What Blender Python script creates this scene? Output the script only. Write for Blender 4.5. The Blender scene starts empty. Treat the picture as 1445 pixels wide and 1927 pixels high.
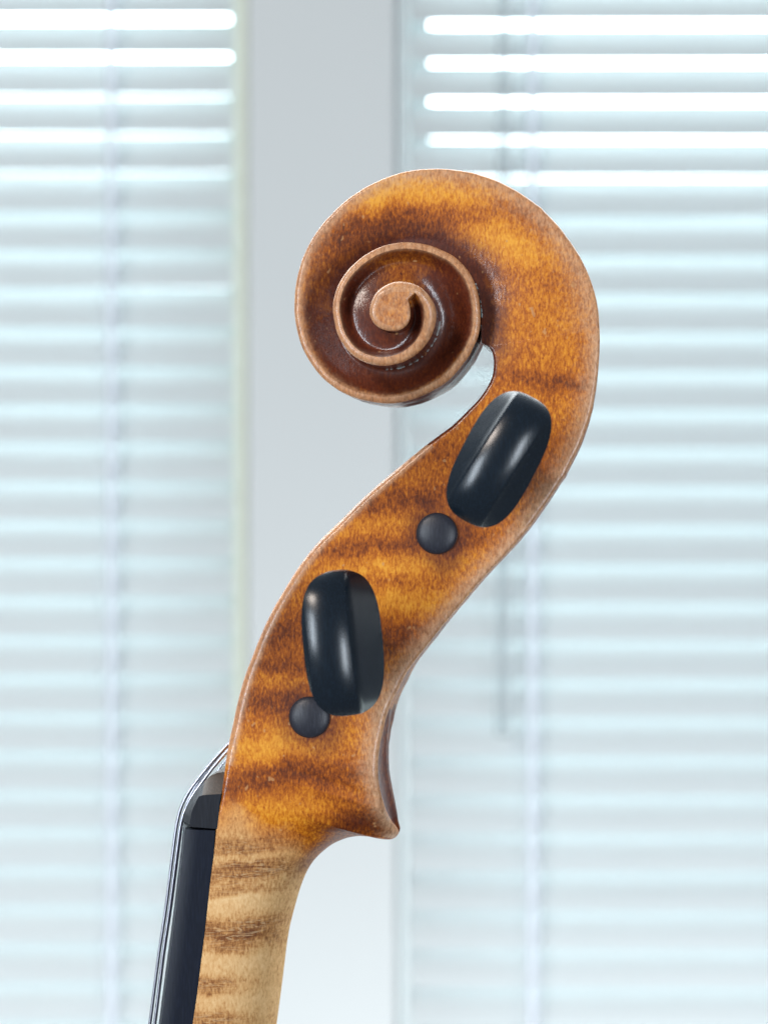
import bpy, bmesh, math, random
import numpy as np
from mathutils import Vector

random.seed(7)
np.random.seed(7)
C = bpy.context.scene.collection
R = math.radians
sc = bpy.context.scene

# ------------------------------------------------------------------ camera
D = 0.40                      # camera to the middle plane of the violin head (m)
S = 0.0915e-3                 # metres per photograph pixel on that plane
CX, CY = 722.5, 963.5
YAW = R(5.0)                  # the head is turned slightly away
cam_d = bpy.data.cameras.new("camera")
cam = bpy.data.objects.new("camera", cam_d)
C.objects.link(cam)
cam.location = (0, -D, 0)
cam.rotation_euler = (R(90), 0, 0)
cam_d.sensor_fit = 'VERTICAL'
cam_d.sensor_height = 36.0
cam_d.lens = 36.0 * D / (1927 * S)
cam_d.clip_start = 0.01
cam_d.clip_end = 50
cam_d.dof.use_dof = True
cam_d.dof.focus_distance = 0.388
cam_d.dof.aperture_fstop = 20.0
sc.camera = cam

# ------------------------------------------------------------------ room light
world = bpy.data.worlds.new("World")
sc.world = world
world.use_nodes = True
bgn = world.node_tree.nodes["Background"]
bgn.inputs[0].default_value = (0.78, 0.86, 0.95, 1)
bgn.inputs[1].default_value = 0.20


def area(name, loc, target, sx, sy, power, col):
    l = bpy.data.lights.new(name, 'AREA')
    l.shape = 'RECTANGLE'
    l.size, l.size_y = sx, sy
    l.energy = power
    l.color = col
    o = bpy.data.objects.new(name, l)
    C.objects.link(o)
    o.location = loc
    o.rotation_euler = (Vector(target) - Vector(loc)).to_track_quat('-Z', 'Y').to_euler()
    return o


area("room_window_light", (-1.25, -1.55, 0.16), (0, 0, 0), 0.30, 0.85, 20.0, (0.80, 0.90, 1.0))
area("second_room_window_light", (1.15, -1.75, -0.25), (0, 0, 0), 0.28, 0.85, 18.0, (0.82, 0.91, 1.0))
area("added_warm_light", (-0.95, -1.15, 1.0), (0, 0, 0), 0.36, 0.36, 13.0, (1.0, 0.88, 0.78))  # unseen warm lamp, added for the glow on pegs and volute
low_fill = area("added_low_fill", (0.16, 0.50, -0.62), (0.14, 0.95, -0.05), 1.0, 0.25, 3.6, (0.95, 0.98, 1.0))  # unseen fill lamp, added to brighten post and blinds from below

sc.view_settings.view_transform = 'Standard'
sc.view_settings.look = 'None'
sc.view_settings.exposure = 0.0
sc.view_settings.gamma = 1.0
try:
    sc.cycles.use_denoising = True
    sc.cycles.denoiser = 'OPENIMAGEDENOISE'
    sc.cycles.max_bounces = 14
    sc.cycles.diffuse_bounces = 8
    sc.cycles.transmission_bounces = 8
    sc.cycles.transparent_max_bounces = 12
    sc.cycles.caustics_reflective = False
    sc.cycles.caustics_refractive = False
    sc.cycles.sample_clamp_indirect = 8
except Exception:
    pass


# ------------------------------------------------------------------ helpers
def sm(a, b, x):
    t = np.clip((np.asarray(x, float) - a) / (b - a), 0, 1)
    return t * t * (3 - 2 * t)


CA, SA = math.cos(YAW), math.sin(YAW)


def unproj(px, py, d):
    """photograph pixel at depth d behind the violin's middle plane -> local (u, v)"""
    px = np.asarray(px, float); py = np.asarray(py, float); d = np.asarray(d, float)
    rx = (px - CX) * S / D
    rz = -(py - CY) * S / D
    t = (d + D * CA) / (SA * rx + CA)
    wx = t * rx; wy = -D + t; wz = t * rz
    return wx * CA - wy * SA, wz


def proj(u, d, v):
    wx = u * CA + d * SA
    wy = -u * SA + d * CA
    k = D / (D + wy)
    return CX + wx * k / S, CY - v * k / S


BASE = np.array([-0.0215, 0.0, -0.112])        # base of the violin head, local


def set_tag(o, label=None, cat=None, group=None, kind=None):
    if label: o['label'] = label
    if cat: o['category'] = cat
    if group: o['group'] = group
    if kind: o['kind'] = kind
    return o


def empty(name, loc, rz=0.0, parent=None):
    o = bpy.data.objects.new(name, None)
    C.objects.link(o)
    o.empty_display_size = 0.01
    o.location = loc
    o.rotation_euler = (0, 0, rz)
    if parent: o.parent = parent
    return o


def mesh_obj(name, verts, faces, mat, parent=None, smooth=True, normals=None, attrs=None, loc=None):
    me = bpy.data.meshes.new(name)
    me.from_pydata([tuple(map(float, v)) for v in verts], [], [tuple(map(int, f)) for f in faces])
    return finish(me, name, mat, parent, smooth, normals, attrs, loc)


def finish(me, name, mat, parent=None, smooth=True, normals=None, attrs=None, loc=None):
    me.materials.append(mat)
    me.polygons.foreach_set("use_smooth", np.full(len(me.polygons), smooth))
    if attrs:
        for k, a in attrs.items():
            at = me.attributes.new(k, 'FLOAT', 'POINT')
            at.data.foreach_set("value", np.asarray(a, np.float32))
    if normals is not None:
        me.normals_split_custom_set_from_vertices(normals.tolist())
    me.update()
    o = bpy.data.objects.new(name, me)
    C.objects.link(o)
    if parent: o.parent = parent
    if loc is not None: o.location = loc
    return o


def quad_mesh(name, verts, quads):
    verts = np.asarray(verts, np.float32); quads = np.asarray(quads, np.int32)
    me = bpy.data.meshes.new(name)
    me.vertices.add(len(verts))
    me.vertices.foreach_set("co", verts.ravel())
    n = len(quads)
    me.loops.add(n * 4)
    me.loops.foreach_set("vertex_index", quads.ravel())
    me.polygons.add(n)
    me.polygons.foreach_set("loop_start", np.arange(0, 4 * n, 4, dtype=np.int32))
    me.polygons.foreach_set("loop_total", np.full(n, 4, np.int32))
    me.update(calc_edges=True)
    return me


def box(name, x0, x1, y0, y1, z0, z1, mat, parent=None, bev=0.0, origin=(0, 0, 0)):
    bm = bmesh.new()
    bmesh.ops.create_cube(bm, size=1)
    for v in bm.verts:
        v.co = Vector(((x0 + x1) / 2 + v.co.x * (x1 - x0) - origin[0],
                       (y0 + y1) / 2 + v.co.y * (y1 - y0) - origin[1],
                       (z0 + z1) / 2 + v.co.z * (z1 - z0) - origin[2]))
    if bev:
        bmesh.ops.bevel(bm, geom=bm.edges[:], offset=bev, segments=2, profile=0.5, affect='EDGES')
    me = bpy.data.meshes.new(name)
    bm.to_mesh(me); bm.free()
    return finish(me, name, mat, parent, smooth=False)


def lathe(profile, seg=48):
    """profile: list of (r, d) along local d axis (towards +y)"""
    vs, fs = [], []
    for r, d in profile:
        for k in range(seg):
            a = 2 * math.pi * k / seg
            vs.append((r * math.cos(a), d, r * math.sin(a)))
    n = len(profile)
    for i in range(n - 1):
        for k in range(seg):
            k2 = (k + 1) % seg
            fs.append((i * seg + k, (i + 1) * seg + k, (i + 1) * seg + k2, i * seg + k2))
    fs.append(tuple(range(seg)))
    fs.append(tuple(reversed(range((n - 1) * seg, n * seg))))
    return vs, fs


# ------------------------------------------------------------------ materials
def new_mat(name):
    m = bpy.data.materials.new(name)
    m.use_nodes = True
    nt = m.node_tree
    b = nt.nodes["Principled BSDF"]
    return m, nt, b


def N(nt, t, **kw):
    n = nt.nodes.new(t)
    for k, v in kw.items(): setattr(n, k, v)
    return n


def L(nt, a, b): nt.links.new(a, b)


def math_node(nt, op, a, b=None, clamp=False):
    n = N(nt, "ShaderNodeMath", operation=op, use_clamp=clamp)
    for i, x in enumerate((a, b)):
        if x is None: continue
        if isinstance(x, (int, float)): n.inputs[i].default_value = x
        else: L(nt, x, n.inputs[i])
    return n.outputs[0]


def mix_col(nt, f, a, b):
    n = N(nt, "ShaderNodeMix", data_type='RGBA')
    if isinstance(f, (int, float)): n.inputs[0].default_value = f
    else: L(nt, f, n.inputs[0])
    for idx, x in ((6, a), (7, b)):
        if isinstance(x, tuple): n.inputs[idx].default_value = (*x, 1)
        else: L(nt, x, n.inputs[idx])
    return n.outputs[2]


def ramp(nt, fac, stops, interp='LINEAR'):
    n = N(nt, "ShaderNodeValToRGB")
    cr = n.color_ramp
    cr.interpolation = interp
    while len(cr.elements) < len(stops): cr.elements.new(0.5)
    for e, (p, c) in zip(cr.elements, stops):
        e.position = p; e.color = (*c, 1)
    L(nt, fac, n.inputs[0])
    return n.outputs[0]


def noise(nt, vec, scale, detail=3, rough=0.55, dist=0.0):
    n = N(nt, "ShaderNodeTexNoise")
    n.inputs["Scale"].default_value = scale
    n.inputs["Detail"].default_value = detail
    n.inputs["Roughness"].default_value = rough
    n.inputs["Distortion"].default_value = dist
    L(nt, vec, n.inputs["Vector"])
    return n.outputs[0]


def mapping(nt, vec, scale, rot=(0, 0, 0)):
    n = N(nt, "ShaderNodeMapping")
    n.inputs["Scale"].default_value = scale
    n.inputs["Rotation"].default_value = rot
    L(nt, vec, n.inputs["Vector"])
    return n.outputs[0]


def attr(nt, name):
    n = N(nt, "ShaderNodeAttribute", attribute_name=name)
    return n.outputs["Fac"]


def make_maple():
    m, nt, b = new_mat("varnished_flamed_maple")
    tc = N(nt, "ShaderNodeTexCoord").outputs["Object"]
    mm = mapping(nt, tc, (1000, 1000, 1000))            # millimetres
    fleck = noise(nt, mapping(nt, mm, (2.5, 1.5, 0.95), (0, R(5), 0)), 1.0, 3, 0.6, 0.5)
    fine = noise(nt, mapping(nt, mm, (3.2, 2.0, 1.6), (0, R(-4), 0)), 1.0, 2, 0.6, 0.2)
    mott = noise(nt, mapping(nt, mm, (0.30, 0.3, 0.42)), 1.0, 3, 0.55, 0.5)
    curl = noise(nt, mapping(nt, mm, (0.22, 0.2, 2.0), (0, R(8), 0)), 1.0, 3, 0.6, 0.9)
    scr = noise(nt, mapping(nt, mm, (1.1, 1.1, 1.1)), 1.0, 4, 0.7)
    fl = attr(nt, "curl"); ed = attr(nt, "edge"); bed = attr(nt, "bed"); bare = attr(nt, "bare")
    # flame value, broken up by fibre
    f = math_node(nt, 'MULTIPLY_ADD', math_node(nt, 'SUBTRACT', fleck, 0.5), 2.5)
    nt.nodes[-1].inputs[2].default_value = 0.0
    f = math_node(nt, 'ADD', f, math_node(nt, 'MULTIPLY', math_node(nt, 'SUBTRACT', fine, 0.5), 1.2))
    f = math_node(nt, 'ADD', f, math_node(nt, 'MULTIPLY', math_node(nt, 'SUBTRACT', mott, 0.5), 0.45))
    f = math_node(nt, 'ADD', f, fl)
    f01 = math_node(nt, 'MULTIPLY_ADD', f, 0.40, True)
    nt.nodes[-1].inputs[2].default_value = 0.42
    varn = ramp(nt, f01, [(0.0, (0.90, 0.40, 0.040)), (0.26, (0.70, 0.235, 0.017)), (0.46, (0.46, 0.118, 0.009)),
                          (0.70, (0.200, 0.043, 0.007)), (1.0, (0.060, 0.017, 0.007))])
    # bare wood of the neck, with long curl lines
    fb = math_node(nt, 'ADD', math_node(nt, 'ADD', math_node(nt, 'MULTIPLY', f, 0.95), math_node(nt, 'MULTIPLY', fl, 0.40)), math_node(nt, 'MULTIPLY', math_node(nt, 'SUBTRACT', curl, 0.5),
                                           math_node(nt, 'MULTIPLY_ADD', fl, 2.2)))
    fb01 = math_node(nt, 'MULTIPLY_ADD', fb, 0.40, True)
    nt.nodes[-1].inputs[2].default_value = 0.36
    raw = ramp(nt, fb01, [(0.0, (0.90, 0.60, 0.30)), (0.33, (0.74, 0.435, 0.185)), (0.52, (0.56, 0.275, 0.10)),
                          (0.75, (0.30, 0.125, 0.045)), (1.0, (0.17, 0.062, 0.03))])
    # pale hairlines of the curl, lying across the brown bands
    ln_ = noise(nt, mapping(nt, mm, (0.16, 0.2, 1.45), (0, R(5), 0)), 1.0, 2, 0.5, 1.2)
    ln_ = math_node(nt, 'ABSOLUTE', math_node(nt, 'SUBTRACT', ln_, 0.5))
    ln_ = math_node(nt, 'SUBTRACT', 1.0, math_node(nt, 'MULTIPLY', ln_, 26.0), True)
    ln_ = math_node(nt, 'MULTIPLY', ln_, math_node(nt, 'MULTIPLY', fl, 1.3, True), True)
    raw = mix_col(nt, math_node(nt, 'MULTIPLY', ln_, 0.75), raw, (0.74, 0.50, 0.27))
    bn = math_node(nt, 'ADD', bare, math_node(nt, 'MULTIPLY', math_node(nt, 'SUBTRACT', mott, 0.5), 0.5))
    bn = math_node(nt, 'MULTIPLY', bn, math_node(nt, 'GREATER_THAN', bare, 0.003), True)
    col = mix_col(nt, bn, varn, raw)
    # thick old varnish and dirt lying in the carved volute, plus painted heel and peg shade
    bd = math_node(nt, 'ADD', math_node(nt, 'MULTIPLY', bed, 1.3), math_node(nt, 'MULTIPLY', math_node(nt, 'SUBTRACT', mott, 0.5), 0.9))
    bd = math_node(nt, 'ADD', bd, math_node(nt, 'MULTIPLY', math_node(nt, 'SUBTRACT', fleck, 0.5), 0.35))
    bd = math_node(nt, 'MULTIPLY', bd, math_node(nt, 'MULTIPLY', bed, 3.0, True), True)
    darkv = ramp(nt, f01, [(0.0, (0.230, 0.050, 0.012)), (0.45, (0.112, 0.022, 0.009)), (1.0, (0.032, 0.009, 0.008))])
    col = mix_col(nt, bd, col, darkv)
    # worn edges
    e = math_node(nt, 'ADD', ed, math_node(nt, 'MULTIPLY', math_node(nt, 'SUBTRACT', scr, 0.5), 1.4))
    e = math_node(nt, 'ADD', e, math_node(nt, 'MULTIPLY', math_node(nt, 'SUBTRACT', fleck, 0.5), 0.6))
    e = math_node(nt, 'MULTIPLY', e, math_node(nt, 'MULTIPLY', ed, 2.0, True), True)
    worn = ramp(nt, fleck, [(0.3, (0.74, 0.46, 0.285)), (0.5, (0.60, 0.335, 0.185)), (0.72, (0.38, 0.175, 0.08))])
    col = mix_col(nt, math_node(nt, 'MULTIPLY', e, 0.9), col, worn)
    # chipped specks and painted glints in carved corners, pale residue on the back wall
    sp = noise(nt, mapping(nt, mm, (0.9, 0.9, 0.75)), 1.0, 1, 0.4)
    sp = math_node(nt, 'MULTIPLY', math_node(nt, 'SUBTRACT', sp, 0.735), 16.0, True)
    col = mix_col(nt, math_node(nt, 'MULTIPLY', sp, 0.6), col, (0.62, 0.33, 0.14))
    du = attr(nt, "glint_residue")
    dn = math_node(nt, 'MULTIPLY', math_node(nt, 'SUBTRACT', math_node(nt, 'ADD', scr, math_node(nt, 'MULTIPLY', du, 0.35)), 0.78), 9.0, True)
    dn = math_node(nt, 'MULTIPLY', dn, math_node(nt, 'MULTIPLY', du, 3.0, True), True)
    col = mix_col(nt, dn, col, (0.50, 0.56, 0.54))
    L(nt, col, b.inputs["Base Color"])
    rgh = math_node(nt, 'MULTIPLY_ADD', bare, 0.16)
    nt.nodes[-1].inputs[2].default_value = 0.34
    rgh = math_node(nt, 'ADD', rgh, math_node(nt, 'MULTIPLY', scr, 0.12))
    L(nt, rgh, b.inputs["Roughness"])
    mt = attr(nt, "matte")
    L(nt, math_node(nt, 'MULTIPLY', math_node(nt, 'SUBTRACT', 1.0, math_node(nt, 'MULTIPLY', mt, 0.8)), 0.34), b.inputs["Specular IOR Level"])
    L(nt, math_node(nt, 'MULTIPLY', math_node(nt, 'SUBTRACT', math_node(nt, 'SUBTRACT', 1.0, bare, True), mt, True), math_node(nt, 'MULTIPLY_ADD', bed, 0.35)), b.inputs["Coat Weight"])
    for n_ in nt.nodes:
        if n_.type == 'MATH' and n_.operation == 'MULTIPLY_ADD' and abs(n_.inputs[1].default_value - 0.35) < 1e-6: n_.inputs[2].default_value = 0.36
    b.inputs["Coat Roughness"].default_value = 0.13
    bp = N(nt, "ShaderNodeBump")
    bp.inputs["Strength"].default_value = 0.35
    bp.inputs["Distance"].default_value = 0.00012
    hgt = math_node(nt, 'ADD', math_node(nt, 'MULTIPLY', fleck, 0.7), math_node(nt, 'MULTIPLY', scr, 0.8))
    L(nt, hgt, bp.inputs["Height"])
    L(nt, bp.outputs[0], b.inputs["Normal"])
    L(nt, bp.outputs[0], b.inputs["Coat Normal"])
    return m


def make_ebony(name, rough, col=(0.010, 0.0125, 0.018), bump=0.1, var=0.08):
    m, nt, b = new_mat(name)
    tc = N(nt, "ShaderNodeTexCoord").outputs["Object"]
    mm = mapping(nt, tc, (1000, 1000, 1000))
    gr = noise(nt, mapping(nt, mm, (3.5, 3.5, 0.35)), 1.0, 3, 0.6)
    sm_ = noise(nt, mm, 0.45, 4, 0.6)
    col2 = tuple(c * 2.4 for c in col)
    c = mix_col(nt, math_node(nt, 'MULTIPLY', math_node(nt, 'SUBTRACT', gr, 0.45), 1.5, True), col, col2)
    L(nt, c, b.inputs["Base Color"])
    r = math_node(nt, 'MULTIPLY_ADD', sm_, var)
    nt.nodes[-1].inputs[2].default_value = rough - var / 2
    L(nt, r, b.inputs["Roughness"])
    b.inputs["Specular IOR Level"].default_value = 0.28 if name in ("nut_ebony", "fingerboard_ebony") else 0.5
    bp = N(nt, "ShaderNodeBump")
    bp.inputs["Strength"].default_value = bump
    bp.inputs["Distance"].default_value = 0.0001
    L(nt, gr, bp.inputs["Height"])
    L(nt, bp.outputs[0], b.inputs["Normal"])
    return m


def make_plain(name, col, rough, metal=0.0, var=0.06, scale=3.0):
    m, nt, b = new_mat(name)
    tc = N(nt, "ShaderNodeTexCoord").outputs["Object"]
    n = noise(nt, mapping(nt, tc, (scale, scale, scale)), 1.0, 4, 0.6)
    c2 = tuple(max(0, c * (1 - var)) for c in col)
    L(nt, mix_col(nt, n, col, c2), b.inputs["Base Color"])
    b.inputs["Roughness"].default_value = rough
    b.inputs["Metallic"].default_value = metal
    return m


MAPLE = make_maple()
EBONY = make_ebony("polished_ebony", 0.25, (0.006, 0.0115, 0.019), 0.06)
EBONY_TIP = make_ebony("worn_ebony_peg_end", 0.42, (0.020, 0.022, 0.032), 0.3, 0.15)
EBONY_BOARD = make_ebony("fingerboard_ebony", 0.36, (0.007, 0.010, 0.020), 0.2)
NUTM = make_ebony("nut_ebony", 0.48, (0.012, 0.014, 0.020), 0.2)
NUT_GREY = make_ebony("dry_ebony_end_grain", 0.6, (0.060, 0.042, 0.031), 0.4)
STEEL = make_plain("wound_string_silver", (0.55, 0.55, 0.62), 0.28, 1.0, 0.1, 900)

# ------------------------------------------------------------------ the wooden head: outline curves in photograph pixels
O_KEYS = [(452, 2290), (470, 2200), (490, 2100), (507, 2005), (520, 1927), (530, 1853), (541, 1766), (552, 1716), (570, 1657),
          (590, 1620), (620, 1592), (650, 1577), (681, 1571), (705, 1572.5), (721, 1575), (735, 1578.5), (745, 1575), (750, 1566),
          (745, 1556), (736, 1545), (725, 1523), (715, 1490), (711, 1462), (711, 1425), (715, 1400), (720, 1375), (727, 1345), (737, 1320),
          (750, 1295), (762, 1270), (780, 1245), (800, 1220), (825, 1187.5), (850, 1157.5), (875, 1127.5), (905, 1092),
          (940, 1055), (970, 1025), (1000, 986), (1020, 960), (1042, 925), (1060, 899), (1075, 872), (1092, 840), (1105, 805),
          (1117, 760), (1123.5, 720), (1126.5, 687), (1128, 650), (1129, 620), (1127, 587), (1121, 555), (1110, 520),
          (1095, 487), (1072, 450), (1047, 419), (1017, 390), (987, 366.5), (950, 345), (912, 329), (875, 320), (840, 316),
          (810, 315.5), (777, 317.5), (745, 325), (710, 338), (680, 354), (655, 371), (627, 396), (605, 420), (585, 447),
          (570, 475), (560, 507), (554, 540), (551, 570), (552.5, 600), (558, 630), (566, 655), (575, 673), (590, 697),
          (610, 719), (632, 735), (660, 749), (690, 757.5), (715, 761.5), (740, 761.5), (765, 757), (790, 749), (815, 737),
          (840, 722), (860, 704), (877, 680), (890, 655), (900, 632), (903.5, 605), (903, 580), (900, 555), (894, 532),
          (882, 510), (867, 491), (850, 478), (825, 466), (800, 458), (765, 453.5), (740, 455.5), (710, 464.5), (685, 478),
          (662, 497), (645, 517), (631, 542), (624.5, 570), (626, 597), (632, 625), (643, 648), (655, 664), (672, 677),
          (695, 686), (720, 689), (747, 686), (772, 675.5), (792, 660), (807, 640), (817, 615), (820.5, 594), (817, 572),
          (805, 552), (790, 538.5), (770, 529.5), (750, 527), (730, 532), (712, 543.5), (700, 560), (694, 585), (699, 604),
          (711, 616), (727, 622.5), (742, 623.5), (755, 620), (766, 611), (772, 600), (772, 585), (770, 572), (767, 561)]
I_KEYS = [(316, 2290), (326, 2200), (340, 2100), (352, 2005), (362, 1927), (370, 1873), (377, 1816), (384, 1761), (390, 1706),
          (396, 1651), (402, 1606), (407, 1566), (412, 1530), (417, 1500), (422, 1460), (427, 1420), (433, 1387), (439, 1360),
          (447, 1322), (460, 1275), (475, 1235), (492, 1192), (512, 1150), (535, 1110), (560, 1070), (582, 1040), (602, 1017),
          (635, 985), (670, 950), (702, 920), (735, 892), (777, 857), (802, 837), (825, 820), (852, 800), (882, 771), (902, 750),
          (917, 728), (926, 708), (929, 685), (927, 667), (922, 656), (914, 650), (906, 644)]


def spline(keys, step=2.0):
    P = np.array(keys, float)
    P = np.vstack([2 * P[0] - P[1], P, 2 * P[-1] - P[-2]])
    out = []
    src = []
    for i in range(1, len(P) - 2):
        p0, p1, p2, p3 = P[i - 1:i + 3]
        n = max(2, int(np.linalg.norm(p2 - p1) / step) + 1)
        t = np.linspace(0, 1, n, endpoint=False)[:, None]
        m1 = (p2 - p0) / 2; m2 = (p3 - p1) / 2
        # limit tangents to the chord so that uneven keys do not overshoot
        c = np.linalg.norm(p2 - p1)
        for mvec in (m1, m2):
            q = np.linalg.norm(mvec)
            if q > 1.3 * c: mvec *= 1.3 * c / q
        out.append((2 * t**3 - 3 * t**2 + 1) * p1 + (t**3 - 2 * t**2 + t) * m1 + (-2 * t**3 + 3 * t**2) * p2 + (t**3 - t**2) * m2)
        src.append(i - 1 + t[:, 0])
    out.append(P[-2][None]); src.append(np.array([len(P) - 3.0]))
    return np.vstack(out), np.concatenate(src)


def smooth_curve(P, sig, mask):
    n = int(sig * 3)
    k = np.exp(-0.5 * (np.arange(-n, n + 1) / sig) ** 2); k /= k.sum()
    pad = np.vstack([np.repeat(P[:1], n, 0), P, np.repeat(P[-1:], n, 0)])
    Q = np.stack([np.convolve(pad[:, j], k, 'valid') for j in (0, 1)], 1)
    return P * (1 - mask[:, None]) + Q * mask[:, None]


Opx, Osrc = spline(O_KEYS, 2.0)
i_tip = O_KEYS.index((750, 1566))
i_rt = O_KEYS.index((1129, 620))
msk = sm(i_tip + 6, i_tip + 10, Osrc) * (1 - 0.6 * sm(len(O_KEYS) - 18, len(O_KEYS) - 8, Osrc))
Opx = smooth_curve(Opx, 6.0, msk)
msk2 = sm(i_tip + 14, i_tip + 20, Osrc) * (1 - sm(O_KEYS.index((860, 704)), O_KEYS.index((900, 632)), Osrc))
Opx = smooth_curve(Opx, 15.0, msk2)
msk3 = sm(O_KEYS.index((903, 580)), O_KEYS.index((882, 510)), Osrc) * (1 - sm(O_KEYS.index((792, 660)), O_KEYS.index((817, 615)), Osrc))
Opx = smooth_curve(Opx, 8.0, msk3)
EC = np.array([742.0, 585.0])
# angle travelled round the eye, 0 at the right-hand side of the head
ang = np.degrees(np.unwrap(np.arctan2(-(Opx[:, 1] - EC[1]), Opx[:, 0] - EC[0])))
k0 = int(np.argmin(np.abs(Osrc - i_rt)))
ang = ang - round(ang[k0] / 360.0) * 360.0
ang = np.where(Osrc < i_rt, np.minimum(ang, ang[k0]), ang)
A = np.maximum.accumulate(np.where(Osrc < i_rt, -999, ang))
A_END = A[-1]
on_sp = Osrc >= i_rt

# rim depth (half width in mm) along the outline
hk = [0, i_tip - 8, i_tip - 5, i_tip - 1, i_tip + 1, i_tip + 2, i_tip + 3, i_tip + 4, i_tip + 5, i_tip + 9,
      O_KEYS.index((905, 1092)), O_KEYS.index((1060, 899)), O_KEYS.index((1128, 650)), i_rt]
hv = [0, 0, 0, 0.5, 3.0, 5.5, 8.8, 10.8, 11.4, 11.3, 9.8, 8.5, 7.6, 7.4]
HA = ([-15, 0, 90, 180, 270, 360, 450, 540, 630, 720, 775, 900, 1300],
      [7.4, 7.3, 6.6, 7.0, 8.7, 11.0, 13.0, 14.8, 16.6, 18.4, 19.6, 19.6, 19.6])
Hr = np.where(on_sp, np.interp(A, *HA), np.interp(Osrc, hk, hv)) * 1e-3
Ou, Ov = unproj(Opx[:, 0], Opx[:, 1], -Hr)

Ipx, Isrc = spline(I_KEYS, 2.0)
ik = [0, 13, I_KEYS.index((535, 1110)), I_KEYS.index((702, 920)), I_KEYS.index((882, 771)), len(I_KEYS) - 1]
iv = [12.0, 12.0, 11.0, 9.7, 8.4, 7.5]
Hi_front = np.interp(Isrc, ik, iv) * 1e-3
Iu, Iv = unproj(Ipx[:, 0], Ipx[:, 1], -(Hi_front - 0.0009))

# inner curve = front edge, then the outline itself one turn further on
k360 = int(np.argmax(A >= 352))
Au = np.concatenate([Iu, Ou[k360:]]); Av = np.concatenate([Iv, Ov[k360:]])
AHi = np.concatenate([Hi_front, np.full(len(Ou) - k360, np.nan)])
AA = np.concatenate([np.full(len(Iu), np.nan), A[k360:] - 360])

# rungs: inner key <-> outer key
pairs = [((316, 2290), (452, 2290)), ((362, 1927), (520, 1927)), ((396, 1651), (567, 1664)), ((404, 1590), (610, 1600)),
         ((412, 1530), (650, 1577)), ((417, 1500), (700, 1572)), ((420, 1475), (740, 1576)), ((422, 1460), (748, 1562)),
         ((425, 1436), (735, 1545)), ((430, 1405), (715, 1490)), ((435, 1378), (711, 1455)), ((442, 1345), (711, 1420)),
         ((449, 1315), (718, 1383)), ((460, 1275), (737, 1320)), ((475, 1235), (770, 1258)), ((498, 1180), (805, 1213)),
         ((535, 1110), (850, 1157)), ((582, 1040), (905, 1092)), ((635, 985), (950, 1045)), ((702, 920), (1005, 980)),
         ((777, 857), (1050, 913)), ((825, 820), (1075, 872)), ((882, 771), (1105, 805)), ((912, 735), (1120, 740)),
         ((929, 690), (1127, 675)), ((924, 660), (1129, 635)), ((906, 644), (1128, 605))]


def nearest(P, q, lo=0):
    return lo + int(np.argmin(np.hypot(P[lo:, 0] - q[0], P[lo:, 1] - q[1])))


ki, ko = [], []
for a_, b_ in pairs:
    ki.append(nearest(Ipx, a_))
    ko.append(nearest(Opx[:k360 - 200] if True else Opx, b_))
nI = len(Iu)
# spiral part: outer at angle A pairs with outline at angle A + 360
k_tip_in = len(Opx) - 1
for Aq in np.arange(12, A_END - 360 + 0.01, 8):
    jo = int(np.argmax(A >= Aq)); ji = int(np.argmax(A >= Aq + 360))
    if ji - k360 <= 8: continue
    ko.append(jo); ki.append(nI + ji - k360)
A_CLOSE = A_END - 360
jo = int(np.argmax(A >= A_CLOSE)); ko.append(jo); ki.append(len(Au) - 1)
ki = np.maximum.accumulate(np.array(ki, float)); ko = np.maximum.accumulate(np.array(ko, float))
good = np.concatenate([[True], np.diff(ko) > 0])
ki, ko = ki[good], ko[good]
no = len(Opx)
idx_o = np.arange(0, no, 1.0)
# thin stations: about every 3 px
arc = np.concatenate([[0], np.cumsum(np.hypot(*np.diff(Opx, axis=0).T))])
ns = int(arc[-1] / 3.0)
so = np.interp(np.linspace(0, arc[-1], ns), arc, idx_o)
si = np.interp(so, ko, ki)


def samp(Y, s): return np.interp(s, np.arange(len(Y)), Y)


ou, ov, hr = samp(Ou, so), samp(Ov, so), samp(Hr, so)
src = samp(Osrc, so); a_ = samp(np.where(on_sp, A, A[k0] - (k0 - np.arange(len(A))) * 2.0 * 0.13), so)
opx = samp(Opx[:, 0], so); opy = samp(Opx[:, 1], so)
iu, iv_ = samp(Au, si), samp(Av, si)
rim_n = np.convolve(np.random.randn(ns + 40), np.exp(-0.5 * (np.arange(-6, 7) / 2.2) ** 2) / 5.5, 'same')[:ns] * 0.00005
rim_n += np.convolve(np.random.randn(ns + 200), np.exp(-0.5 * (np.arange(-40, 41) / 14.0) ** 2) / 35, 'same')[:ns] * 0.00005
for cx_, cy_, w_, a__ in ((1017, 390, 1.8, 0.00014), (1062, 896, 1.6, 0.00013)):
    kk = int(np.argmin(np.hypot(opx - cx_, opy - cy_)))
    rim_n -= a__ * np.exp(-0.5 * ((np.arange(ns) - kk) / w_) ** 2)
rim_n = np.where(src > i_tip + 5, rim_n, 0)
gu, gv = np.gradient(ou), np.gradient(ov)
gl = np.hypot(gu, gv) + 1e-12
ou, ov = ou + rim_n * gv / gl * -1, ov + rim_n * gu / gl
eu, ev = unproj(735.0, 580.0, -0.0196)
past = a_ > A_CLOSE
mv = sm(A_CLOSE, A_CLOSE + 45, a_)
iu = np.where(past, iu[~past][-1] * (1 - mv) + eu * mv, iu)
iv_ = np.where(past, iv_[~past][-1] * (1 - mv) + ev * mv, iv_)
onspi = (si >= nI)
tr = np.clip((si - (nI - 30)) / 60.0, 0, 1)          # 0 front edge .. 1 spiral foot
hi_f = samp(np.where(np.isnan(AHi), Hi_front[-1], AHi), si)
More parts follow.
